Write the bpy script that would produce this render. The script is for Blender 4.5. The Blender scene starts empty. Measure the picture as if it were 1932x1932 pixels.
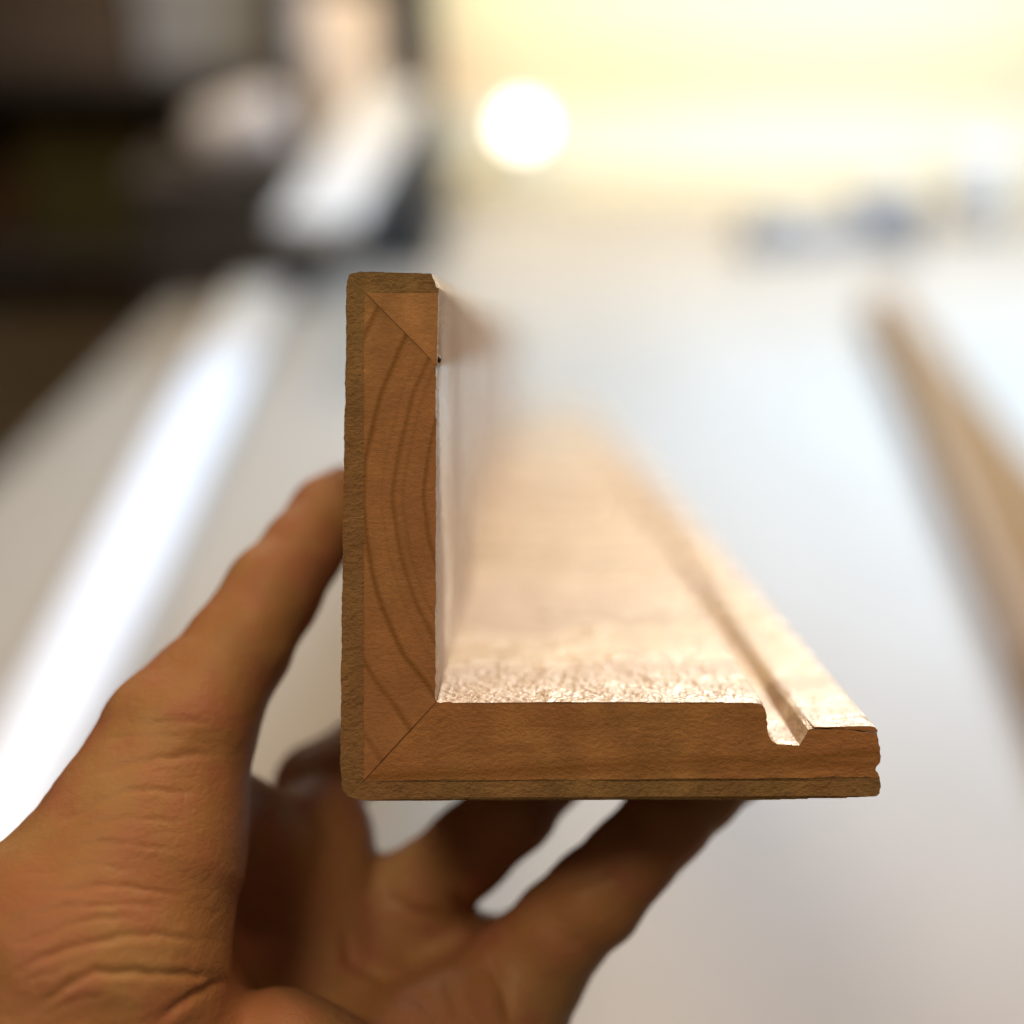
import bpy, bmesh, math, random
import numpy as np
from mathutils import Vector, Matrix
from mathutils.geometry import tessellate_polygon

random.seed(7); rng = np.random.default_rng(7)
S = bpy.context.scene
COL = S.collection

# ------------------------------------------------------------------ camera
PITCH = math.radians(22.8)          # looking down on the bench
CAMZ = 0.75                         # above the bench top
FP = 2898.0                         # focal length in units of 1/1932 of the picture width
PX, PY = 1010.0, 650.0              # optical axis (the photograph is an off-centre crop)
D0 = 0.258                          # distance of the cut end of the moulding
cam_d = bpy.data.cameras.new('camera'); cam = bpy.data.objects.new('camera', cam_d); COL.objects.link(cam)
cam.location = (0, 0, CAMZ); cam.rotation_euler = (math.pi/2 - PITCH, 0, 0)
cam_d.sensor_width = 36; cam_d.sensor_fit = 'HORIZONTAL'; cam_d.lens = FP/1932*36
cam_d.shift_x = (966-PX)/1932; cam_d.shift_y = -(966-PY)/1932
cam_d.clip_start = 0.02; cam_d.clip_end = 60
cam_d.dof.use_dof = True; cam_d.dof.focus_distance = D0+0.001; cam_d.dof.aperture_fstop = 4.1
S.camera = cam

# ------------------------------------------------------------------ light
W = bpy.data.worlds.new('World'); S.world = W; W.use_nodes = True
bg = W.node_tree.nodes['Background']; bg.inputs[0].default_value = (1.0, 0.72, 0.46, 1); bg.inputs[1].default_value = 0.09
S.view_settings.view_transform = 'Standard'; S.view_settings.look = 'None'
S.view_settings.exposure = 0; S.view_settings.gamma = 1

def area(name, loc, target, size, power, color, sy=None):
    l = bpy.data.lights.new(name, 'AREA'); l.energy = power; l.color = color
    l.shape = 'RECTANGLE'; l.size = size; l.size_y = sy or size
    o = bpy.data.objects.new(name, l); COL.objects.link(o); o.location = loc
    o.rotation_euler = (Vector(target)-Vector(loc)).to_track_quat('-Z', 'Y').to_euler()
    return o
def lamp_area(*a, spread=180):
    o = area(*a); o.data.spread = math.radians(spread); return o
lamp_area('ceiling_window_light', (0.80, 1.55, 1.15), (0.52, 1.56, 0), 0.8, 31, (0.47, 0.67, 1.0), 0.8, spread=108)
lamp_area('left_rail_fill', (-0.65, 1.95, 1.20), (-0.30, 1.20, 0), 0.5, 4.0, (1.0, 0.93, 0.83), 0.5, spread=85)  # added fill that brightens the white rail
lamp_area('wall_glow_fill', (0.22, 1.98, 0.95), (0.22, 2.42, 0.10), 1.4, 7, (1.0, 0.84, 0.56), 0.2, spread=100)  # added strip that makes the plank wall glow
lamp_area('flange_glint_fill', (0.34, 1.50, 0.79), (0.03, 0.30, 0.63), 0.40, 2.0, (1.0, 0.94, 0.84), 0.22, spread=75)  # added light grazing the moulding's flange for glints
lamp_area('near_bench_fill', (0.38, 0.64, 1.75), (0.25, 0.50, 0), 0.5, 4.2, (1.0, 0.68, 0.38), 0.5, spread=80)  # added fill that warms the near part of the bench
lamp_area('warm_room_lamp', (-0.34, -0.28, 1.55), (-0.02, 0.26, 0.68), 0.28, 5.9, (1.0, 0.78, 0.46), 0.28)

# ------------------------------------------------------------------ helpers
cp, sp = math.cos(PITCH), math.sin(PITCH)
RIGHT, UP, FWD = Vector((1,0,0)), Vector((0,sp,cp)), Vector((0,cp,-sp))
def ray(px, py): return RIGHT*((px-PX)/FP) + UP*((PY-py)/FP) + FWD
def on_z(px, py, z=0.0):
    r = ray(px, py); return Vector((0,0,CAMZ)) + r*((z-CAMZ)/r.z)
def on_y(px, py, y):
    r = ray(px, py); return Vector((0,0,CAMZ)) + r*(y/r.y)

def tag(o, label=None, cat=None, group=None, kind=None):
    if label: o['label'] = label
    if cat: o['category'] = cat
    if group: o['group'] = group
    if kind: o['kind'] = kind
    return o
def empty(name, loc, label, cat, group=None, rot=None):
    o = bpy.data.objects.new(name, None); COL.objects.link(o); o.location = loc; o.empty_display_size = .05
    if rot: o.rotation_euler = rot
    return tag(o, label, cat, group)
def link_mesh(name, me, mats, parent=None, smooth=False, loc=None):
    o = bpy.data.objects.new(name, me); COL.objects.link(o)
    for m in (mats if isinstance(mats, (list, tuple)) else [mats]): me.materials.append(m)
    if smooth: me.polygons.foreach_set('use_smooth', [True]*len(me.polygons))
    if parent: o.parent = parent
    if loc is not None: o.location = loc
    return o
def box_bm(bm, x0, x1, y0, y1, z0, z1, mat=None):
    vs = [bm.verts.new((x, y, z)) for x in (x0, x1) for y in (y0, y1) for z in (z0, z1)]
    if mat is not None:
        for v in vs: v.co = mat @ v.co
    for f in ((0,1,3,2),(4,6,7,5),(0,4,5,1),(2,3,7,6),(0,2,6,4),(1,5,7,3)): bm.faces.new([vs[i] for i in f])
def finish(bm, name, mats, parent=None, bevel=0.0, seg=2, smooth=False):
    bmesh.ops.recalc_face_normals(bm, faces=bm.faces)
    if bevel: bmesh.ops.bevel(bm, geom=bm.edges[:], offset=bevel, segments=seg, affect='EDGES', profile=.6)
    me = bpy.data.meshes.new(name); bm.to_mesh(me); bm.free()
    return link_mesh(name, me, mats, parent, smooth)
def box(name, dims, mats, parent=None, bevel=0.002, mat=None):
    bm = bmesh.new(); box_bm(bm, *dims, mat=mat); return finish(bm, name, mats, parent, bevel)
def lathe(name, prof, mats, parent=None, n=40, mat=None):
    bm = bmesh.new(); rings = []
    for r, z in prof:
        rings.append([bm.verts.new((r*math.cos(2*math.pi*k/n), r*math.sin(2*math.pi*k/n), z)) for k in range(n)])
    for a, b in zip(rings, rings[1:]):
        for k in range(n): bm.faces.new((a[k], a[(k+1)%n], b[(k+1)%n], b[k]))
    bm.faces.new(rings[0][::-1]); bm.faces.new(rings[-1])
    if mat is not None: bm.transform(mat)
    return finish(bm, name, mats, parent, smooth=True)

# --- node helper
def material(name):
    m = bpy.data.materials.new(name); m.use_nodes = True
    nt = m.node_tree; b = nt.nodes['Principled BSDF']
    return m, nt, b
def N(nt, t, **kw):
    n = nt.nodes.new(t)
    for k, v in kw.items():
        if k in n.inputs: n.inputs[k].default_value = v
        else: setattr(n, k, v)
    return n
def ramp(nt, fac, stops, interp='LINEAR'):
    r = nt.nodes.new('ShaderNodeValToRGB'); cr = r.color_ramp; cr.interpolation = interp
    while len(cr.elements) < len(stops): cr.elements.new(0.5)
    for e, (p, c) in zip(cr.elements, stops):
        e.position = p; e.color = (c[0], c[1], c[2], 1) if hasattr(c, '__len__') else (c, c, c, 1)
    nt.links.new(fac, r.inputs[0]); return r.outputs[0]
def mapped(nt, scale=(1,1,1), loc=(0,0,0), rot=(0,0,0)):
    tc = nt.nodes.new('ShaderNodeTexCoord'); mp = nt.nodes.new('ShaderNodeMapping')
    nt.links.new(tc.outputs['Object'], mp.inputs[0])
    mp.inputs['Scale'].default_value = scale; mp.inputs['Location'].default_value = loc; mp.inputs['Rotation'].default_value = rot
    return mp.outputs[0]
def noise(nt, vec, scale, detail=4, rough=.55, dist=0):
    n = N(nt, 'ShaderNodeTexNoise', Scale=scale, Detail=detail, Roughness=rough, Distortion=dist)
    nt.links.new(vec, n.inputs['Vector']); return n.outputs['Fac']
def mix(nt, a, b, fac, mode='MIX'):
    m = nt.nodes.new('ShaderNodeMix'); m.data_type = 'RGBA'; m.blend_type = mode
    for s, v in ((6, a), (7, b), (0, fac)):
        if hasattr(v, 'is_linked') or hasattr(v, 'links'): nt.links.new(v, m.inputs[s])
        else: m.inputs[s].default_value = (v[0], v[1], v[2], 1) if hasattr(v, '__len__') else v
    return m.outputs[2]
def math_(nt, op, a, b=None):
    m = nt.nodes.new('ShaderNodeMath'); m.operation = op
    for i, v in enumerate((a, b)):
        if v is None: continue
        if hasattr(v, 'links'): nt.links.new(v, m.inputs[i])
        else: m.inputs[i].default_value = v
    return m.outputs[0]
def bump(nt, b, h, strength, dist, prev=None):
    n = N(nt, 'ShaderNodeBump', Strength=strength, Distance=dist); nt.links.new(h, n.inputs['Height'])
    if prev: nt.links.new(prev, n.inputs['Normal'])
    nt.links.new(n.outputs[0], b.inputs['Normal']); return n.outputs[0]
def simple(name, c1, c2, scale=8, rough=.5, bstr=.15, bdist=.001, stretch=(1,1,1), metal=0):
    m, nt, b = material(name)
    v = mapped(nt, stretch); n = noise(nt, v, scale, 5)
    nt.links.new(ramp(nt, n, [(.3, c1), (.7, c2)]), b.inputs['Base Color'])
    b.inputs['Roughness'].default_value = rough; b.inputs['Metallic'].default_value = metal
    if rough > .9: b.inputs['Specular IOR Level'].default_value = .1
    bump(nt, b, noise(nt, v, scale*12, 3), bstr, bdist)
    return m

# ------------------------------------------------------------------ materials
def end_grain(name, base, dark, rings=False, streak=False, fuzz=.5, fleck=None):
    m, nt, b = material(name)
    v = mapped(nt)
    mott = noise(nt, v, 130, 5, .6)
    big = noise(nt, v, 28, 2)
    lite = tuple(c*1.32 for c in base)
    col = ramp(nt, mott, [(.30, tuple(c*.72 for c in base)), (.52, base), (.72, lite)])
    col = mix(nt, col, tuple(a*b_ for a, b_ in zip(base, (1.08, .84, .9))), ramp(nt, big, [(.42, 0.0), (.62, .55)]))
    if rings:
        s = nt.nodes.new('ShaderNodeSeparateXYZ'); nt.links.new(v, s.inputs[0])
        wob = math_(nt, 'MULTIPLY', math_(nt, 'SUBTRACT', noise(nt, v, 45, 2), .5), .0032)
        cx, cz = (1150-PX)*.08903e-3, (650-935)*.08903e-3
        dx = math_(nt, 'SUBTRACT', s.outputs['X'], cx); dz = math_(nt, 'MULTIPLY', math_(nt, 'SUBTRACT', s.outputs['Z'], cz), .85)
        r = math_(nt, 'SQRT', math_(nt, 'ADD', math_(nt, 'MULTIPLY', dx, dx), math_(nt, 'MULTIPLY', dz, dz)))
        r = math_(nt, 'ADD', r, wob)
        f = math_(nt, 'DIVIDE', r, .06)          # 0..1 over 60 mm
        def rp(px): return px*.08903/60
        st = []
        for px, wd, k in ((352, 6, .9), (388, 5, .35), (405, 7, .75), (425, 4, .25), (461, 8, .95), (530, 8, .8), (604, 8, .6)):
            st += [(rp(px-wd*1.0), 0.0), (rp(px), k), (rp(px+wd*.45), k*.6), (rp(px+wd*.9), 0.0)]
        col = mix(nt, col, dark, ramp(nt, f, st))
    if streak:
        vs = mapped(nt, (5, 5, 75), rot=(0, math.radians(1.6), 0)); n = noise(nt, vs, 4.0, 4, .6, .5)
        col = mix(nt, col, dark, ramp(nt, n, [(.56, 0.0), (.66, .5), (.78, .7)]))
    if streak:
        s_ = nt.nodes.new('ShaderNodeSeparateXYZ'); nt.links.new(v, s_.inputs[0])
        for (px_, py_, sl, wd, k, n0) in ((1400, 1434, -.045, 7, .75, 7), (1300, 1452, -.02, 3, .45, 11), (1250, 1352, .01, 9, .25, 13)):
            zz = math_(nt, 'ADD', s_.outputs['Z'], math_(nt, 'MULTIPLY', s_.outputs['X'], sl*-1 if False else -abs(sl)))
            c_ = (650-py_)*.08903e-3 - abs(sl)*(px_-1010)*.08903e-3
            wb = math_(nt, 'MULTIPLY', math_(nt, 'SUBTRACT', noise(nt, v, 40+n0, 2), .5), .0022)
            dd = math_(nt, 'ABSOLUTE', math_(nt, 'SUBTRACT', math_(nt, 'ADD', zz, wb), c_))
            f_ = math_(nt, 'DIVIDE', dd, wd*.08903e-3*3)
            amp = ramp(nt, noise(nt, mapped(nt, (1, 1, .2), loc=(n0, 0, 0)), 30, 1), [(.25, k*.4), (.55, k)])
            g = math_(nt, 'MULTIPLY', ramp(nt, f_, [(0, 1.0), (.33, .5), (1, 0.0)]), amp)
            col = mix(nt, col, dark, g)
    if fleck:
        vs = mapped(nt, (1, 1, 1), rot=(0, math.radians(35), 0)); vs2 = N(nt, 'ShaderNodeMapping'); nt.links.new(vs, vs2.inputs[0]); vs2.inputs['Scale'].default_value = (260, 260, 800)
        n = noise(nt, vs2.outputs[0], 1.6, 3, .6)
        col = mix(nt, col, fleck, ramp(nt, n, [(.55, 0.0), (.68, .6)]))
    pore = noise(nt, mapped(nt, (1, 1, 1.3)), 1300, 2, .7)
    col = mix(nt, col, tuple(c*.55 for c in base), ramp(nt, pore, [(.54, 0.0), (.72, .3)]))
    nt.links.new(col, b.inputs['Base Color'])
    b.inputs['Roughness'].default_value = .72; b.inputs['Specular IOR Level'].default_value = .22
    vf = mapped(nt, (1, 1, 1.5)); h = noise(nt, vf, 900, 5, .65)
    p = bump(nt, b, h, min(1, fuzz*1.3), .0004)
    bump(nt, b, noise(nt, mapped(nt, (1, 1, 1.2), rot=(0, .6, 0)), 330, 3, .6, .5), min(1, fuzz*1.0), .00028, p)
    return m
M_core = end_grain('pine_end_grain_rings', (.375, .20, .085), (.22, .095, .026), rings=True, fuzz=.35)
M_base = end_grain('pine_end_grain_streaked', (.385, .200, .080), (.25, .110, .032), streak=True, fuzz=.6)
M_wrap = end_grain('rough_wrap_end_grain', (.27, .165, .072), (.1, .04, .01), fuzz=1.0, fleck=(.13, .075, .028))
M_tri = end_grain('pine_end_grain_plain', (.41, .215, .095), (.15, .05, .01), fuzz=.35)

def face_wood(name, c1, c2, rough):
    m, nt, b = material(name)
    v = mapped(nt, (60, 2.2, 60)); n = noise(nt, v, 3.0, 5, .6, .3)
    blot = noise(nt, mapped(nt, (.55, 1, .55)), 34, 4, .6, .6)
    band = noise(nt, mapped(nt, (.25, 1, .25)), 21, 2)
    col = mix(nt, ramp(nt, n, [(.3, c1), (.7, c2)]), (c1[0]*.72, c1[1]*.62, c1[2]*.52), ramp(nt, blot, [(.42, 0.0), (.58, .95)]))
    col = mix(nt, col, (c1[0]*.75, c1[1]*.66, c1[2]*.58), ramp(nt, band, [(.48, 0.0), (.58, .8)]))
    nt.links.new(col, b.inputs['Base Color'])
    rg = ramp(nt, blot, [(.40, rough-.12), (.56, rough+.24)])
    nt.links.new(rg, b.inputs['Roughness']); b.inputs['Specular IOR Level'].default_value = .9
    h = noise(nt, mapped(nt, (1, .6, 1)), 800, 5, .7)
    p = bump(nt, b, h, .6, .0004)
    h2 = noise(nt, mapped(nt, (1, .7, 1)), 210, 3, .6, .8)
    bump(nt, b, h2, .6, .0008, p)
    return m
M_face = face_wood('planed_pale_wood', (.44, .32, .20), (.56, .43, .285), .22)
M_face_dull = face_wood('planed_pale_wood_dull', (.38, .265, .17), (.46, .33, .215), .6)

# ------------------------------------------------------------------ value noise
def vnoise(p, seed=0):
    p = np.asarray(p, dtype=np.float64); i = np.floor(p).astype(np.int64); f = p-i; f = f*f*(3-2*f)
    def h(ix, iy, iz):
        n = (ix*73856093) ^ (iy*19349663) ^ (iz*83492791) ^ (seed*2654435761)
        n = (n ^ (n >> 13))*1274126177 & 0x7fffffff; n = (n ^ (n >> 11))*668265263 & 0x7fffffff
        return (n & 0xffff)/32767.5-1
    r = 0
    for a in (0, 1):
        for b_ in (0, 1):
            for c in (0, 1):
                w = (f[:, 0] if a else 1-f[:, 0])*(f[:, 1] if b_ else 1-f[:, 1])*(f[:, 2] if c else 1-f[:, 2])
                r = r+w*h(i[:, 0]+a, i[:, 1]+b_, i[:, 2]+c)
    return r
def fbm(p, o=3, seed=0):
    r = 0; a = 1; s = 0
    for k in range(o): r = r+a*vnoise(p*2**k, seed+k*17); s += a; a *= .55
    return r/s

# ------------------------------------------------------------------ the moulding
# local frame of the thing: x right, y away along the length, z up; the origin is where the camera axis meets its cut end
K = D0/FP
def fr(px, py): return np.array([(px-PX)*K, (PY-py)*K])
mould = empty('corner_moulding', Vector((0,0,CAMZ)) + FWD*D0,
              'L-shaped brown wooden corner moulding with a groove near its right edge, held cut end first in the hand', 'moulding',
              rot=(-PITCH, 0, 0))
LEN = 1.42
def stations():
    y = [0.0]; s = .00028
    while y[-1] < LEN:
        y.append(y[-1]+s); s = min(s*1.032, .03)
    y[-1] = LEN; return np.array(y)
ST = stations()
def extrude(name, pts, mats, rough=.00013, step=.00032, y0=0.0):
    if name == 'upright': y0 = .00008
    P = [fr(*p) for p in pts]; out = []
    for a, b in zip(P, P[1:]+P[:1]):
        n = max(1, int(np.linalg.norm(b-a)/step))
        for k in range(n): out.append(a+(b-a)*k/n)
    C = np.array(out); n = len(C)
    t = np.roll(C, -1, 0)-np.roll(C, 1, 0); nr = np.stack([t[:, 1], -t[:, 0]], 1); nr /= np.linalg.norm(nr, axis=1)[:, None]
    area2 = np.sum(C[:, 0]*np.roll(C[:, 1], -1)-np.roll(C[:, 0], -1)*C[:, 1])
    if area2 < 0: nr = -nr
    V = []
    for y in ST:
        q = np.stack([C[:, 0], np.full(n, y), C[:, 1]], 1)
        amp = rough*(1.0 if y < .03 else .8)
        d = fbm(q*np.array([1400, 900, 1400]), 2, 3)*amp + vnoise(q*np.array([330, 160, 330]), 9)*amp*.8
        d = np.minimum(d, rough*.9)-rough*.5
        q[:, 0] += nr[:, 0]*d; q[:, 2] += nr[:, 1]*d
        if y == 0: q[:, 1] += y0
        V.append(q)
    V = np.concatenate(V); ns = len(ST)
    I = np.arange(n); J = (I+1) % n
    F = []
    for s in range(ns-1):
        F.append(np.stack([s*n+I, s*n+J, (s+1)*n+J, (s+1)*n+I], 1))
    F = np.concatenate(F).tolist()
    tri = tessellate_polygon([[Vector((c[0], c[1], 0)) for c in C]])
    caps = [list(t_) for t_ in tri]; caps2 = [[i+(ns-1)*n for i in t_][::-1] for t_ in tri]
    me = bpy.data.meshes.new(name); me.from_pydata(V.tolist(), [], F+caps+caps2)
    mi = np.ones(len(F)+len(caps)*2, dtype=np.int32); mi[len(F):] = 0
    for m in mats: me.materials.append(m)
    me.polygons.foreach_set('material_index', mi)
    bm = bmesh.new(); bm.from_mesh(me); bmesh.ops.recalc_face_normals(bm, faces=bm.faces); bm.to_mesh(me); bm.free()
    o = bpy.data.objects.new(name, me); COL.objects.link(o); o.parent = mould
    return o
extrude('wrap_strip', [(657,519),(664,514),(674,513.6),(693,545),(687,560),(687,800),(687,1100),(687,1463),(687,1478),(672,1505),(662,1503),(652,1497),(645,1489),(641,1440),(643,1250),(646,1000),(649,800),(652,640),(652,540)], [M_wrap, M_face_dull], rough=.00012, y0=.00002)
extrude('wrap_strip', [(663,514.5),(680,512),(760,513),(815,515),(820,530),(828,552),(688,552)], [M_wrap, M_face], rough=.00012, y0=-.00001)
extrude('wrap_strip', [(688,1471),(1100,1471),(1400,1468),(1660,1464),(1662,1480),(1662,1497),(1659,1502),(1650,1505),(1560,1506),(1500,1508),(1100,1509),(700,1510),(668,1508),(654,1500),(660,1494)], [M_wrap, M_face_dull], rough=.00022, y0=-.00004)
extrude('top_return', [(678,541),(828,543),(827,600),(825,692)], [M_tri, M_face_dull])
extrude('upright', [(678,545),(697,545),(823,672),(823,900),(822,1319),(825,1329),(690,1483),(678,1483)], [M_core, M_face], rough=.00015)
extrude('base', [(824,1324),(1100,1325),(1428,1325),(1438,1328),(1445,1336),(1448,1348),(1449,1370),(1450,1384),(1456,1396),(1466,1403),(1507,1404),(1524,1376),(1532,1373),(1600,1376),(1656,1383),(1660,1395),(1663,1420),(1662,1438),(1660,1443),(1655,1447),(1654,1453),(1658,1459),(1661,1474),(1400,1482),(1100,1484),(676,1486)], [M_base, M_face], rough=.00018)
extrude('splinter', [(1534,1372),(1640,1369),(1651,1371),(1656,1377),(1656,1383),(1600,1376)], [M_base, M_face], rough=.0001)
M_glue = simple('dark_glue_line', (.11, .035, .010), (.16, .055, .016), 300, .6)
extrude('glue_line', [(824,1322.6),(823,1324.4),(680,1480.5),(679,1479.5),(740,1413)], [M_glue, M_glue], rough=0, y0=-.00003)
extrude('glue_line', [(690,553.5),(691.5,553),(812,676),(811,676.5)], [M_glue, M_glue], rough=0, y0=-.00003)
# dark bead painted as the shaded hole at the top return's joint
bmh = bmesh.new(); bmesh.ops.create_uvsphere(bmh, u_segments=12, v_segments=8, radius=1)
pp = fr(826, 679); bmh.transform(Matrix.Translation((pp[0]+.0001, .003, pp[1])) @ Matrix.Diagonal((.00035, .0010, .0006, 1)))
M_dark = simple('dark_hole_shade', (.03, .015, .008), (.05, .025, .012), 200, .6)
finish(bmh, 'hole_shade', M_dark, mould, smooth=True)

# ------------------------------------------------------------------ the hand (one continuous surface, millimetres in the camera's frame)
SH = 8.0
def pt(px, py, d): return np.array([(px-PX)*d/FP, (PY-py)*d/FP, d], dtype=np.float32)
H = 0.55
LO = np.array([-128., -205., 218.]); HI = np.array([62., -12., 372.])
NG = ((HI-LO)/H).astype(int)+1
AX = [LO[i]+H*np.arange(NG[i], dtype=np.float32) for i in range(3)]
def cone(a, b, ra, rb, margin):
    lo = np.minimum(a-ra, b-rb)-margin; hi = np.maximum(a+ra, b+rb)+margin
    i0 = np.maximum(0, ((lo-LO)/H).astype(int)); i1 = np.minimum(NG, ((hi-LO)/H).astype(int)+2)
    sl = tuple(slice(i0[k], max(i0[k], i1[k])) for k in range(3))
    X, Y, Z = np.meshgrid(AX[0][sl[0]], AX[1][sl[1]], AX[2][sl[2]], indexing='ij', sparse=True)
    ab = b-a; L = float(ab@ab)+1e-6
    t = np.clip(((X-a[0])*ab[0]+(Y-a[1])*ab[1]+(Z-a[2])*ab[2])/L, 0, 1)
    d = np.sqrt((X-a[0]-t*ab[0])**2+(Y-a[1]-t*ab[1])**2+(Z-a[2]-t*ab[2])**2)-(ra+(rb-ra)*t)
    return sl, d.astype(np.float32)
def smin(a, b, k):
    h = np.clip(.5+.5*(b-a)/k, 0, 1); return b+(a-b)*h-k*h*(1-h)
BIG = 9.0
def add(F, chain, k):
    for (p0, p1) in zip(chain, chain[1:]):
        a, b = pt(p0[0], p0[1], p0[2]+SH), pt(p1[0], p1[1], p1[2]+SH); sl, d = cone(a, b, p0[3]*1.03, p1[3]*1.03, BIG)
        F[sl] = smin(F[sl], np.minimum(d, BIG*2), k)
palm = np.full(NG, BIG*2, np.float32)
Wr = (500, 2230, 272, 22)
for c in ([Wr, (600,1930,292,12), (600,1610,304,10.2)],
          [Wr, (700,1960,294,12), (725,1735,307,10)],
          [Wr, (800,2000,292,12), (865,1815,303,10)],
          [Wr, (880,2010,282,16.5), (985,1845,289,10.5)],
          [Wr, (520,2010,259,11), (600,2030,262,11)],
          [(120,2050,252,27), (160,1815,255,23.5), (262,1605,262,16.8), (332,1400,270,12.6)],
          [(120,2050,252,27), (420,2300,262,26), (430,2900,240,26)],
          [(250,1560,270,11), (420,1650,288,10), (600,1700,302,9.5)],
          [(400,1540,290,8), (470,1640,297,10), (480,1800,296,12), (430,1960,284,15)],
          [(330,1870,272,13), (520,1950,300,12)],
          [(330,1470,274,9), (470,1580,290,8), (590,1620,304,9)]):
    add(palm, c, 6.0)
fingers = {
 'thumb':  [(262,1605,262,16), (334,1392,270,12.6), (385,1310,275,10.6), (445,1228,280,9.4), (512,1118,288,8.9), (570,1040,296,7.7), (622,975,305,7.6), (650,940,314,6.4)],
 'index':  [(600,1640,304,9.6), (604,1560,308,9.2), (598,1487,316,8.6), (680,1425,330,7.8), (745,1385,350,7.2), (760,1345,362,6.4)],
 'middle': [(725,1735,307,9.6), (800,1674,304,8.9), (885,1606,300,8.6), (967,1530,297,8.2), (1035,1455,306,7.4), (1100,1390,322,7.2), (1140,1340,338,6.6)],
 'ring':   [(880,1850,304,9.0), (990,1790,309,7.6), (1110,1710,313,7.0), (1225,1600,316,7.2), (1290,1500,322,6.8), (1310,1410,332,6.2)],
 'pinky':  [(985,1840,289,10.2), (1060,1752,286,9.2), (1120,1697,284,8.9), (1190,1620,284,7.9), (1255,1549,286,7.8), (1330,1492,291,6.9), (1395,1448,297,6.2)],
}
fing = np.full(NG, BIG*2, np.float32)
for nm, c in fingers.items():
    f = np.full(NG, BIG*2, np.float32); add(f, c, 2.0); fing = smin(fing, f, .8)
d = smin(palm, fing, 5.0); del palm, fing, f
X, Y, Z = np.meshgrid(*AX, indexing='ij', sparse=True)
mx, my = (641-PX)*K*1e3, (PY-1509)*K*1e3
# pads flatten where they press on the moulding
d = np.maximum(d, np.minimum(np.minimum(X-mx+.15+(Y*0), Y-my+.15), Z-258.2))
def sample(P):
    q = (P-LO)/H; q = np.clip(q, 0, np.array(NG)-1.001); i = q.astype(int); f = q-i; r = 0
    for a in (0, 1):
        for b_ in (0, 1):
            for c in (0, 1):
                w = (f[:, 0] if a else 1-f[:, 0])*(f[:, 1] if b_ else 1-f[:, 1])*(f[:, 2] if c else 1-f[:, 2])
                r = r+w*d[i[:, 0]+a, i[:, 1]+b_, i[:, 2]+c]
    return r
def surface_nets(d):
    ins = d < 0; nx, ny, nz = d.shape
    cnt = np.zeros((nx-1, ny-1, nz-1), np.int8)
    for a in (0, 1):
        for b_ in (0, 1):
            for c in (0, 1): cnt += ins[a:nx-1+a, b_:ny-1+b_, c:nz-1+c]
    act = (cnt > 0) & (cnt < 8); cells = np.argwhere(act); idx = -np.ones(act.shape, np.int32); idx[act] = np.arange(len(cells))
    acc = np.zeros((len(cells), 3)); num = np.zeros(len(cells))
    corners = [(a, b_, c) for a in (0, 1) for b_ in (0, 1) for c in (0, 1)]
    val = {c: d[cells[:, 0]+c[0], cells[:, 1]+c[1], cells[:, 2]+c[2]] for c in corners}
    for c in corners:
        for ax in range(3):
            if c[ax]: continue
            c2 = list(c); c2[ax] = 1; c2 = tuple(c2)
            v0, v1 = val[c], val[c2]; m = (v0 < 0) != (v1 < 0)
            t = np.where(m, v0/np.where(m, v0-v1, 1), 0)
            p = np.tile(np.array(c, float), (len(cells), 1)); p[:, ax] += t
            acc[m] += p[m]; num[m] += 1
    V = (cells+acc/num[:, None])*H+LO
    Q = []
    for ax in range(3):
        u, w = (ax+1) % 3, (ax+2) % 3
        s0 = [slice(1, -1)]*3; s1 = [slice(1, -1)]*3
        s0[ax] = slice(0, -1); s1[ax] = slice(1, None)
        a0, a1 = ins[tuple(s0)], ins[tuple(s1)]
        for flip, m in ((False, a0 & ~a1), (True, ~a0 & a1)):
            e = np.argwhere(m); o = np.ones(3, int); o[ax] = 0; e = e+o
            def g(du, dw):
                q = e.copy(); q[:, u] += du; q[:, w] += dw; return idx[q[:, 0], q[:, 1], q[:, 2]]
            q = np.stack([g(-1, -1), g(0, -1), g(0, 0), g(-1, 0)], 1)
            Q.append(q[:, ::-1] if flip else q)
    Q = np.concatenate(Q); Q = Q[(Q >= 0).all(1)]
    return V, Q
V, Q = surface_nets(d)
# light smoothing
E = np.concatenate([Q[:, [0, 1]], Q[:, [1, 2]], Q[:, [2, 3]], Q[:, [3, 0]]])
deg = np.bincount(E[:, 0], minlength=len(V))+np.bincount(E[:, 1], minlength=len(V))
def lap(A):
    out = np.stack([np.bincount(E[:, 0], A[E[:, 1], k], len(V))+np.bincount(E[:, 1], A[E[:, 0], k], len(V)) for k in range(3)], 1)
    return out/np.maximum(deg, 1)[:, None]
for _ in range(3): V = V+.5*(lap(V)-V)
def grad(P):
    e = 1.0; G = np.stack([sample(P+np.eye(3)[k]*e)-sample(P-np.eye(3)[k]*e) for k in range(3)], 1)
    return G/np.maximum(np.linalg.norm(G, axis=1), 1e-6)[:, None]
G = grad(V)
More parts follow.
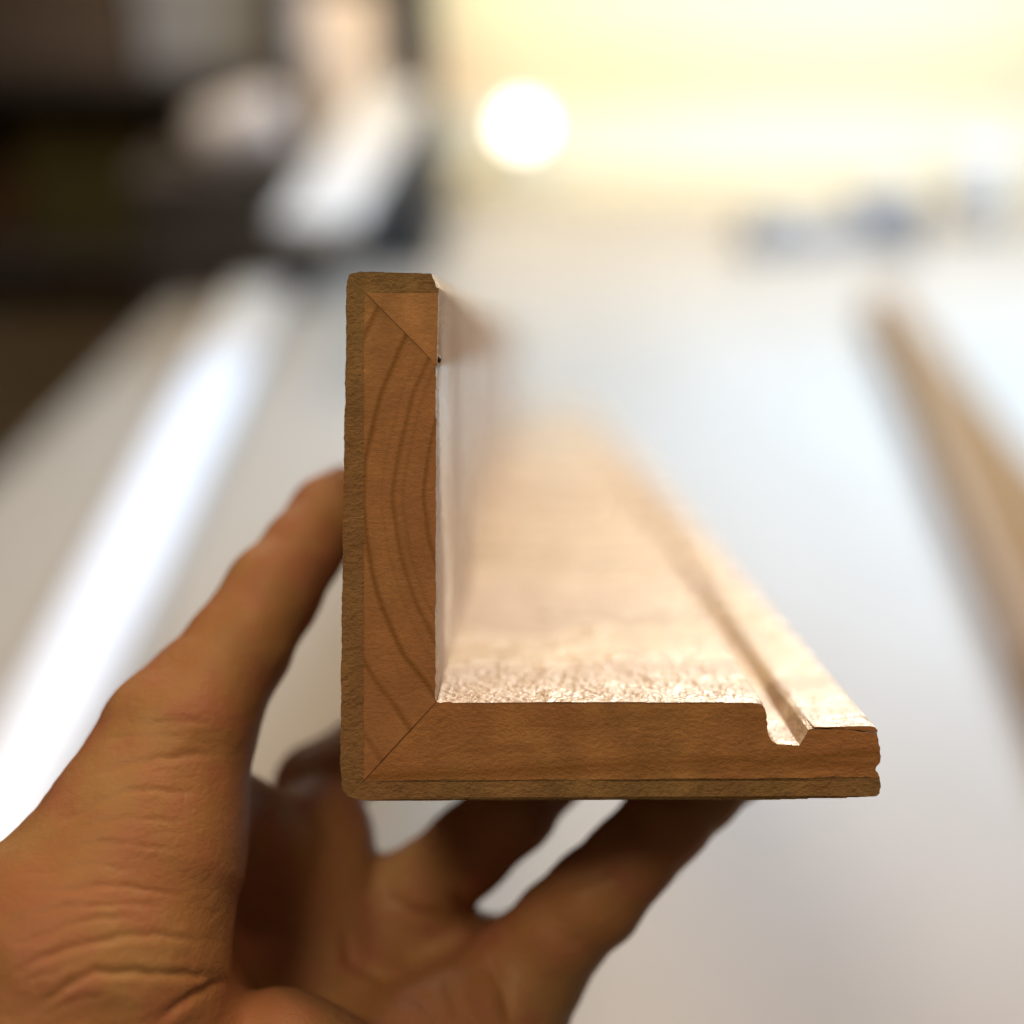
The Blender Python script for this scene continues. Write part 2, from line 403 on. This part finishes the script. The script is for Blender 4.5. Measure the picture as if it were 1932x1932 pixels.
# broad unevenness of flesh, tendons, skin folds
free = np.clip(np.maximum(mx-V[:, 0], my-V[:, 1])/1.2, 0, 1)
V = V+G*(fbm(V*.07, 3, 31)*.65*free)[:, None]
def crease(V, G, pts, depth, width, dmax=410, dmin=0):
    # a fold running over the camera-side skin, cut into the geometry
    px = PX+V[:, 0]*FP/V[:, 2]; py = PY-V[:, 1]*FP/V[:, 2]
    P = np.array(pts, float); dist = np.full(len(V), 1e9); along = np.zeros(len(V))
    wob = 3*np.sin(px*.035+pts[0][1])+1*np.sin(px*.11)
    py2 = py+wob
    seg = np.linalg.norm(np.diff(P, axis=0), axis=1); tot = seg.sum(); acc = 0
    for a, b, s in zip(P, P[1:], seg):
        ab = b-a; t = np.clip(((px-a[0])*ab[0]+(py2-a[1])*ab[1])/(s*s), 0, 1)
        dd = np.hypot(px-a[0]-t*ab[0], py2-a[1]-t*ab[1]); m = dd < dist
        dist[m] = dd[m]; along[m] = (acc+t*s)[m]/tot; acc += s
    dist = dist*V[:, 2]/FP
    face = np.clip((-G[:, 2]-.05)*4, 0, 1)*(V[:, 2] < dmax)*(V[:, 2] > dmin)
    taper = np.clip(np.minimum(along, 1-along)*5, 0, 1)
    w = width
    off = -depth*np.exp(-(dist/w)**1.4)+depth*.14*np.exp(-((dist-2.0*w)/(1.2*w))**2)
    return V+G*(off*face*taper)[:, None]
A5 = lambda L: [(x*.3225, 1384+y*.3225) for x, y in L]
A6 = lambda L: [(554+x*.4658, 1419+y*.4658) for x, y in L]
for L, dp, w in (([(500,270),(750,180),(900,140),(1300,125)], .8, 1.2), ([(290,540),(560,410),(750,345),(900,320),(1200,350)], .75, .9),
          ([(400,560),(700,505),(900,495),(1150,510)], .4, .8), ([(250,700),(500,650),(800,640),(1100,690)], .45, .9),
          ([(180,930),(400,905),(560,890),(850,910),(1100,940)], .75, .9), ([(50,1120),(250,1050),(450,1000),(700,1000),(950,1020)], .6, .8),
          ([(20,1250),(200,1190),(400,1130),(600,1080),(800,1060)], .65, .8), ([(50,1390),(300,1300),(500,1230),(700,1180),(950,1190),(1250,1210)], .9, 1.3),
          ([(200,1600),(400,1480),(560,1400),(800,1385),(900,1410),(1150,1420),(1350,1390)], 1.2, 1.4),
          ([(60,1480),(220,1420),(420,1350)], .35, .7), ([(250,1660),(420,1570),(640,1530)], .4, .7), ([(60,820),(300,800),(520,770),(800,780)], .35, .8),
          ([(900,1690),(1050,1580),(1250,1480),(1450,1420)], 1.4, 1.6), ([(760,-40),(950,-70),(1250,-60)], .5, 1.2), ([(550,40),(800,0),(1100,20)], .35, 1.)):
    V = crease(V, G, A5(L), dp*.42, w*.5, dmax=293)
for L, dp, w in (([(200,700),(230,850),(400,930),(520,1010),(600,1110)], 1.0, 1.5), ([(780,840),(850,960),(880,1110)], 1.1, 1.6), ([(600,840),(640,980),(680,1100)], .7, 1.4),
                 ([(640,560),(740,720),(850,760)], .9, 1.6), ([(1040,560),(1200,520),(1330,500)], .6, 1.4), ([(330,560),(470,640),(620,680)], .8, 1.6)):
    V = crease(V, G, A6(L), dp*.7, w*.8)
V = V+G*(fbm(V*np.array([.5, .9, .5]), 3, 71)*.10*free)[:, None]
PTS = (V/1000.0)
me = bpy.data.meshes.new('hand')
# keep local coords = moulding-like frame (x right, y away, z up) about the wrist
org = pt(500, 2230, 272)/1000
loc3 = np.stack([PTS[:, 0]-org[0], PTS[:, 2]-org[2], PTS[:, 1]-org[1]], 1)
me.from_pydata(loc3.tolist(), [], Q[:, ::-1].tolist())
bm = bmesh.new(); bm.from_mesh(me); bmesh.ops.recalc_face_normals(bm, faces=bm.faces); bm.to_mesh(me); bm.free()

m, nt, b = material('skin'); M_skin = m
v = mapped(nt)
n1 = noise(nt, v, 38, 3, .5); n2 = noise(nt, v, 90, 4, .6)
col = ramp(nt, n1, [(.30, (.315, .138, .062)), (.5, (.335, .165, .073)), (.68, (.355, .20, .092))])
col = mix(nt, col, (.36, .125, .09), ramp(nt, n2, [(.46, 0.0), (.66, .55)]))
nt.links.new(col, b.inputs['Base Color'])
b.inputs['Roughness'].default_value = .55; b.inputs['Specular IOR Level'].default_value = .3
b.inputs['Subsurface Weight'].default_value = .22; b.inputs['Subsurface Radius'].default_value = (1.0, .35, .15); b.inputs['Subsurface Scale'].default_value = .004
vor = N(nt, 'ShaderNodeTexVoronoi', Scale=1100.0); nt.links.new(v, vor.inputs['Vector'])
p_ = bump(nt, b, vor.outputs['Distance'], .35, .00018)
w_ = N(nt, 'ShaderNodeTexVoronoi', Scale=420.0); w_.feature = 'DISTANCE_TO_EDGE'
nt.links.new(mapped(nt, (.45, 1, 1.5), rot=(0, .25, 0)), w_.inputs['Vector'])
p2 = bump(nt, b, ramp(nt, w_.outputs['Distance'], [(0, 0.0), (.12, 1.0)]), .22, .00012, p_)
bump(nt, b, noise(nt, mapped(nt, (.5, 1, 1.6)), 520, 4, .6), .2, .00012, p2)
hand = link_mesh('hand', me, M_skin, smooth=True)
hand.location = Vector((0,0,CAMZ)) + RIGHT*float(org[0]) + UP*float(org[1]) + FWD*float(org[2]); hand.rotation_euler = (-PITCH, 0, 0)
tag(hand, 'bare left hand holding the wooden moulding, thumb on its left side, fingers underneath', 'hand')
M_nail = simple('fingernail', (.62, .40, .32), (.68, .46, .38), 60, .25, .05)
def nail(tipA, tipB, out):
    a, b_ = pt(tipA[0], tipA[1], tipA[2]+SH)/1000, pt(tipB[0], tipB[1], tipB[2]+SH)/1000; r = tipB[3]/1000*1.03
    ax = Vector((float(b_[0]-a[0]), float(b_[2]-a[2]), float(b_[1]-a[1]))).normalized()
    o = Vector(out); o = (o-ax*o.dot(ax)).normalized(); s = ax.cross(o)
    c = Vector((float(b_[0]-org[0]), float(b_[2]-org[2]), float(b_[1]-org[1])))+o*r*.62
    bm = bmesh.new(); bmesh.ops.create_uvsphere(bm, u_segments=20, v_segments=12, radius=1)
    M = Matrix((s, ax, o)).transposed().to_4x4(); M.translation = c
    bm.transform(M @ Matrix.Diagonal((r*.78, r*1.0, r*.48, 1)))
    finish(bm, 'fingernail', M_nail, hand, smooth=True)
nail(fingers['thumb'][-2], fingers['thumb'][-1], (-1, .3, .2))
for k in ('index', 'middle', 'ring', 'pinky'): nail(fingers[k][-2], fingers[k][-1], (.1, .5, -1))

# ------------------------------------------------------------------ setting: floor, wall, bench
M_floor = simple('dark_shop_floor', (.30, .24, .18), (.38, .31, .24), 4, .7)
fl = box('floor', (-4, 4, -2, 5, -.95, -.90), M_floor, bevel=0); tag(fl, kind='structure')

M_bench, nt, b = material('pale_bench_laminate')
v = mapped(nt, (1, .5, 1)); n = noise(nt, v, 3.2, 3)
nt.links.new(ramp(nt, n, [(.35, (.31, .26, .195)), (.65, (.35, .295, .225))]), b.inputs['Base Color']); b.inputs['Roughness'].default_value = .62; b.inputs['Specular IOR Level'].default_value = .2
bump(nt, b, noise(nt, v, 220, 3), .1, .0004)
YW = 2.40
bench = empty('workbench', (0, 1.2, -.9), 'wide pale workbench running to the plank wall, blurred behind the moulding', 'workbench')
def prism(name, poly, z0, z1, mats, parent=None, bevel=.002, off=Vector((0,0,0))):
    bm = bmesh.new(); A = [bm.verts.new(Vector((p[0], p[1], z0))-off) for p in poly]; B = [bm.verts.new(Vector((p[0], p[1], z1))-off) for p in poly]
    n = len(poly); bm.faces.new(A[::-1]); bm.faces.new(B)
    for i in range(n): bm.faces.new((A[i], A[(i+1)%n], B[(i+1)%n], B[i]))
    return finish(bm, name, mats, parent, bevel)
e0, e1 = on_z(-60, 975), on_z(330, 585)
dr = (e1-e0).normalized()
pf = e1; pn = e0-dr*1.2
poly = [(pn.x, pn.y), (2.2, pn.y), (2.2, YW-.02), (pf.x+dr.x*.15, YW-.02), (pf.x+dr.x*.05, pf.y+dr.y*.15)]
prism('bench_top', poly, -.04, 0, M_bench, bench, off=bench.location)
M_leg = simple('bench_leg_wood', (.28, .19, .11), (.34, .23, .14), 6, .6, stretch=(5, 5, .6))
for x, y in ((pn.x+.15, pn.y+.12), (2.05, pn.y+.12), (.1, YW-.15), (2.05, YW-.15)):
    box('leg', (x-.045, x+.045, y-.045-1.2, y+.045-1.2, 0, .859), M_leg, bench)

# plank wall
wall = empty('plank_wall', (.8, YW, -.9), 'bright wall of pale yellow horizontal planks behind the bench', 'wall')
for k in range(22):
    c = random.choice([(.84,.70,.42), (.86,.74,.46), (.80,.64,.38), (.86,.76,.50)])
    if k in (9,): c = (.86, .80, .60)
    if k in (10, 12): c = (.84, .66, .42)
    mm = simple('wall_plank', tuple(x*.95 for x in c), c, 3, .55, .2, .002, stretch=(.6, 1, 9))
    z0 = k*.105
    box('plank', (-.98, 2.2, 0, .02+.002*(k % 2), z0, z0+.101), mm, wall, bevel=.003)

# lamp low on the wall
M_em, nt, b = material('lamp_glow'); b.inputs['Emission Color'].default_value = (1, .93, .80, 1); b.inputs['Emission Strength'].default_value = 4.5
b.inputs['Base Color'].default_value = (.9, .9, .85, 1)
M_lampbody = simple('lamp_white_metal', (.75, .73, .68), (.8, .78, .72), 20, .35)
lp = on_y(985, 238, YW-.10)
lamp = empty('work_lamp', lp, 'round glowing work lamp in front of the plank wall, a bright white disc', 'lamp')
face = Matrix.Rotation(math.radians(90), 4, 'X')
lathe('lamp_shade', [(.006, -.075), (.014, -.07), (.020, -.04), (.030, -.004), (.031, 0), (.027, -.003), (.010, -.03)], M_lampbody, lamp, mat=face)
lathe('bulb', [(.004, -.022), (.012, -.018), (.027, -.006), (.030, -.001), (.022, .006), (.004, .009)], M_em, lamp, mat=face)
bs = bmesh.new(); box_bm(bs, -.006, .006, .06, .10, -.006, .006); finish(bs, 'bracket', M_lampbody, lamp, .001)

# ------------------------------------------------------------------ boards and rails on the bench
def bar(name, pA, pB, width, height, mats, label, cat, group=None, z=0.003, bev=.003, extra=None):
    """long bar on the bench from pA to pB (world xy of its centre line)"""
    A, B = Vector((pA[0], pA[1], z)), Vector((pB[0], pB[1], z)); ax = B-A; L = ax.length
    root = empty(name, A, label, cat, group, rot=(0, 0, math.atan2(ax.y, ax.x)))
    return root, L
M_white = simple('white_primer', (.80, .82, .84), (.84, .86, .88), 8, .35, .1)
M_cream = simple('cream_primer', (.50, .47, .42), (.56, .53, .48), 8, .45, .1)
M_tan = simple('raw_tan_board', (.15, .075, .028), (.19, .10, .04), 5, .95, .3, .001, stretch=(1, 12, 12))
M_grey = simple('grey_metal', (.30, .29, .28), (.36, .35, .34), 12, .4, metal=.3)
M_darkgrey = simple('dark_grey_metal', (.03, .03, .03), (.05, .048, .045), 12, .5)

zt = .05
a, b2 = on_z(-60, 1640, .025), on_z(535, 445, .025)
root, L = bar('white_rail', a, b2, .09, .05, M_white, 'thick white painted rail lying on the bench left of the hand', 'rail')
box('rail_body', (-.25, L, -.032, .032, .0, .022), M_white, root, .006)
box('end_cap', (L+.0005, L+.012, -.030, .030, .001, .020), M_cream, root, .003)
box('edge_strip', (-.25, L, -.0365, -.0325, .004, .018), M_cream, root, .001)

zb = .20
a, b2 = on_z(592, 415, zb), on_z(760, 140, zb)
rt, L = bar('cream_board', a, b2, .1, .05, M_cream, 'short cream board raised on an added dark block beyond the white rail', 'board', z=zb-.022)
box('board_body', (0, L*.93, -.050, .046, 0, .022), M_cream, rt, .003)
box('board_shade_edge', (0, L*.93, -.0545, -.0505, .002, .020), M_darkgrey, rt, .001)  # dark strip painted as the board's shaded side
mid = a+(b2-a)*.68
blk = empty('shade_block', (mid.x, mid.y, .002), 'dark block added as the shade under the raised cream board near the plank wall', 'block', rot=(0,0,math.atan2((b2-a).y,(b2-a).x)))  # dark block stands for the shade below the board and props it
box('block_body', (-.12, .12, -.085, .03, 0, zb-.0235), M_darkgrey, blk, .004)
box('block_foot', (-.125, .125, -.09, -.0855, 0, .03), M_darkgrey, blk, .001)
zt = .035
tb = [on_z(px, py, zt) for px, py in ((1636, 552), (1932, 1262), (2080, 1617), (2560, 1602), (1932, 850), (1694, 552))]
root = empty('tan_board', (tb[0].x, tb[0].y, .003), 'long tapering brown wooden board lying on the bench at the right', 'board')
prism('board_body', tb, .0, zt-.003, M_tan, root, .003, off=Vector((tb[0].x, tb[0].y, 0)))
tl = [tb[0]+Vector((.004, -.03, 0)), tb[1]+Vector((.006, .02, 0)), tb[1]+Vector((.014, .02, 0)), tb[0]+Vector((.010, -.03, 0))]
prism('saw_kerf', tl, zt-.0028, zt-.0022, M_leg, root, 0, off=Vector((tb[0].x, tb[0].y, 0)))
# grey clamp at its far end
c0 = on_z(1570, 425, .03)
cl = empty('grey_clamp', (c0.x, c0.y, .003), 'grey metal clamp at the far end of the brown board', 'clamp', rot=(0, 0, .25))
box('clamp_bar', (-.14, .14, -.03, .03, .0, .040), M_grey, cl, .004)
box('jaw', (.03, .13, -.035, .035, .041, .080), M_grey, cl, .006)
box('jaw', (-.13, -.06, -.028, .028, .041, .06), M_grey, cl, .006)
lathe('screw_handle', [(.007, 0), (.009, .01), (.009, .08), (.006, .085)], M_darkgrey, cl, mat=Matrix.Translation((.08, -.0305, .02)) @ Matrix.Rotation(math.radians(90), 4, 'X'))
# dark post
q0, q1 = on_y(795, 330, YW-.07), on_y(797, 0, YW-.07)
po = empty('dark_post', (q0.x, YW-.07, 0.002), 'narrow dark grey upright post between the shelf and the plank wall', 'post')
box('post_body', (-.026, .026, -.02, .02, .012, 1.6), M_darkgrey, po, .003)
box('foot_plate', (-.04, .04, -.035, .035, 0, .0118), M_darkgrey, po, .002)
# white paper-like tub near right
wp = on_y(1850, 300, YW-.16)
tub = empty('white_tub', (wp.x, wp.y, .002), 'small white tub standing at the foot of the plank wall on the right', 'tub')
lathe('tub_body', [(.038, 0), (.042, .004), (.046, wp.z+.0), (.044, wp.z+.002)], M_cream, tub)
lathe('lid', [(.048, wp.z+.0025), (.049, wp.z+.01), (.046, wp.z+.014)], M_cream, tub)

# ------------------------------------------------------------------ dark shelving at the left
M_shelf = simple('dark_stained_shelf', (.035, .024, .016), (.06, .042, .028), 6, .6, stretch=(.6, 6, 6))
YS = 2.15
sx0, sx1 = on_y(-420, 300, YS).x, on_y(560, 300, YS).x
sh = empty('shelf_unit', (sx0, YS, -.9), 'dark stained shelf unit standing left of the bench, full of blurred things', 'shelf unit')
def shz(py): return on_y(200, py, YS).z
box('back_panel', (0, sx1-sx0, .38, .395, 0, 2.2), M_shelf, sh)
for x in (0, sx1-sx0-.03): box('side_panel', (x, x+.03, 0, .378, 0, 2.2), M_shelf, sh)
shelf_z = [-.82, -.42, shz(500), shz(150), shz(150)+.36]
for z in shelf_z: box('shelf', (.032, sx1-sx0-.032, .005, .376, z+.9-.022, z+.9), M_shelf, sh)
def thing_box(name, px0, px1, pyb, pyt, shelf, mats, label, cat, y=YS+.06, depth=.2, lid=None):
    z = shelf_z[shelf]; a = on_y(px0, pyb, y); c = on_y(px1, pyt, y); h = max(.03, c.z-z-.001)
    e = empty(name, ((a.x+c.x)/2, y, z+.001), label, cat); w = (c.x-a.x)/2
    box('box_body', (-w, w, 0, depth, 0, h*.84), mats, e, .004)
    box('lid', (-w-.004, w+.004, -.004, depth+.004, h*.84+.0005, h), lid or mats, e, .003)
    return e
M_card = simple('brown_cardboard', (.11, .075, .05), (.15, .10, .07), 9, .7)
M_greybin = simple('grey_plastic', (.36, .36, .38), (.42, .42, .44), 9, .4)
M_olive = simple('olive_paint', (.10, .075, .012), (.14, .10, .02), 9, .5)
M_rust = simple('rust_brown_paint', (.10, .04, .012), (.14, .055, .015), 9, .5)
M_peach = simple('peach_paper', (.80, .62, .46), (.86, .68, .52), 9, .6)
thing_box('cardboard_box', -60, 235, 150, -60, 3, M_card, 'brown cardboard box on the upper shelf at the far left', 'box')
thing_box('grey_storage_bin', 268, 560, 110, -60, 3, M_greybin, 'pale grey storage bin on the upper shelf beside the cardboard box', 'storage bin')
thing_box('olive_toolbox', 60, 270, 480, 250, 2, M_olive, 'dull olive toolbox on the dark lower shelf', 'toolbox', y=YS+.1)
thing_box('rust_brown_case', -150, 40, 480, 330, 2, M_rust, 'rust brown case left of the olive toolbox', 'case', y=YS+.1)
M_crate = simple('filler_crate_brown', (.34, .27, .20), (.42, .34, .26), 9, .8)
thing_box('filler_crate', -60, 300, 900, 600, 1, M_crate, 'brown crate added to lighten the lowest visible shelf, left of the bench edge', 'crate')  # crate put in to lift the black gap between the shelves
# peach packet and beige roll in front, on the bench corner stand
st = on_y(455, 245, 2.0)
rl = empty('beige_cloth_roll', (st.x, st.y, st.z), 'rolled beige cloth resting on the dark stand', 'cloth roll')
RX = Matrix.Rotation(math.radians(72), 4, 'Y')
M_beige = simple('beige_cloth', (.50, .42, .35), (.58, .49, .42), 25, .8)
lathe('roll', [(.030, -.06), (.040, -.056), (.044, -.03), (.045, .03), (.041, .055), (.03, .06)], M_beige, rl, mat=RX)
lathe('roll_core', [(.012, .0605), (.014, .062), (.012, .064)], M_card, rl, mat=RX)
stz = st.z-.046
stand = empty('dark_stand', (st.x, st.y, -.9), 'dark box stand beside the bench under the beige roll', 'stand')
box('stand_body', (-.13, .10, -.06, .10, 0, stz+.9-.02), M_shelf, stand, .003)
box('stand_top', (-.14, .11, -.07, .11, stz+.9-.0195, stz+.9), M_shelf, stand, .002)
pk = on_y(645, 165, YW-.05)
pe = empty('peach_packet', (pk.x, pk.y, .002), 'tall peach coloured packet standing behind the cream board', 'packet')
hw = .060
box('packet_body', (-hw, hw, -.03, .03, 0, on_y(645, 15, YW-.05).z), M_peach, pe, .004)
box('flap', (-hw*.9, hw*.9, -.026, .026, on_y(645, 15, YW-.05).z+.0005, on_y(645, 15, YW-.05).z+.02), M_peach, pe, .002)
# back wall left part
M_dwall = simple('dark_left_wall', (.10, .08, .065), (.13, .105, .085), 3, .8)
lw = box('left_wall', (-4, -.99, YW+.16, YW+.26, -.9, 2.4), M_dwall); tag(lw, 'dark wall behind the shelf unit, left of the plank wall', 'wall')
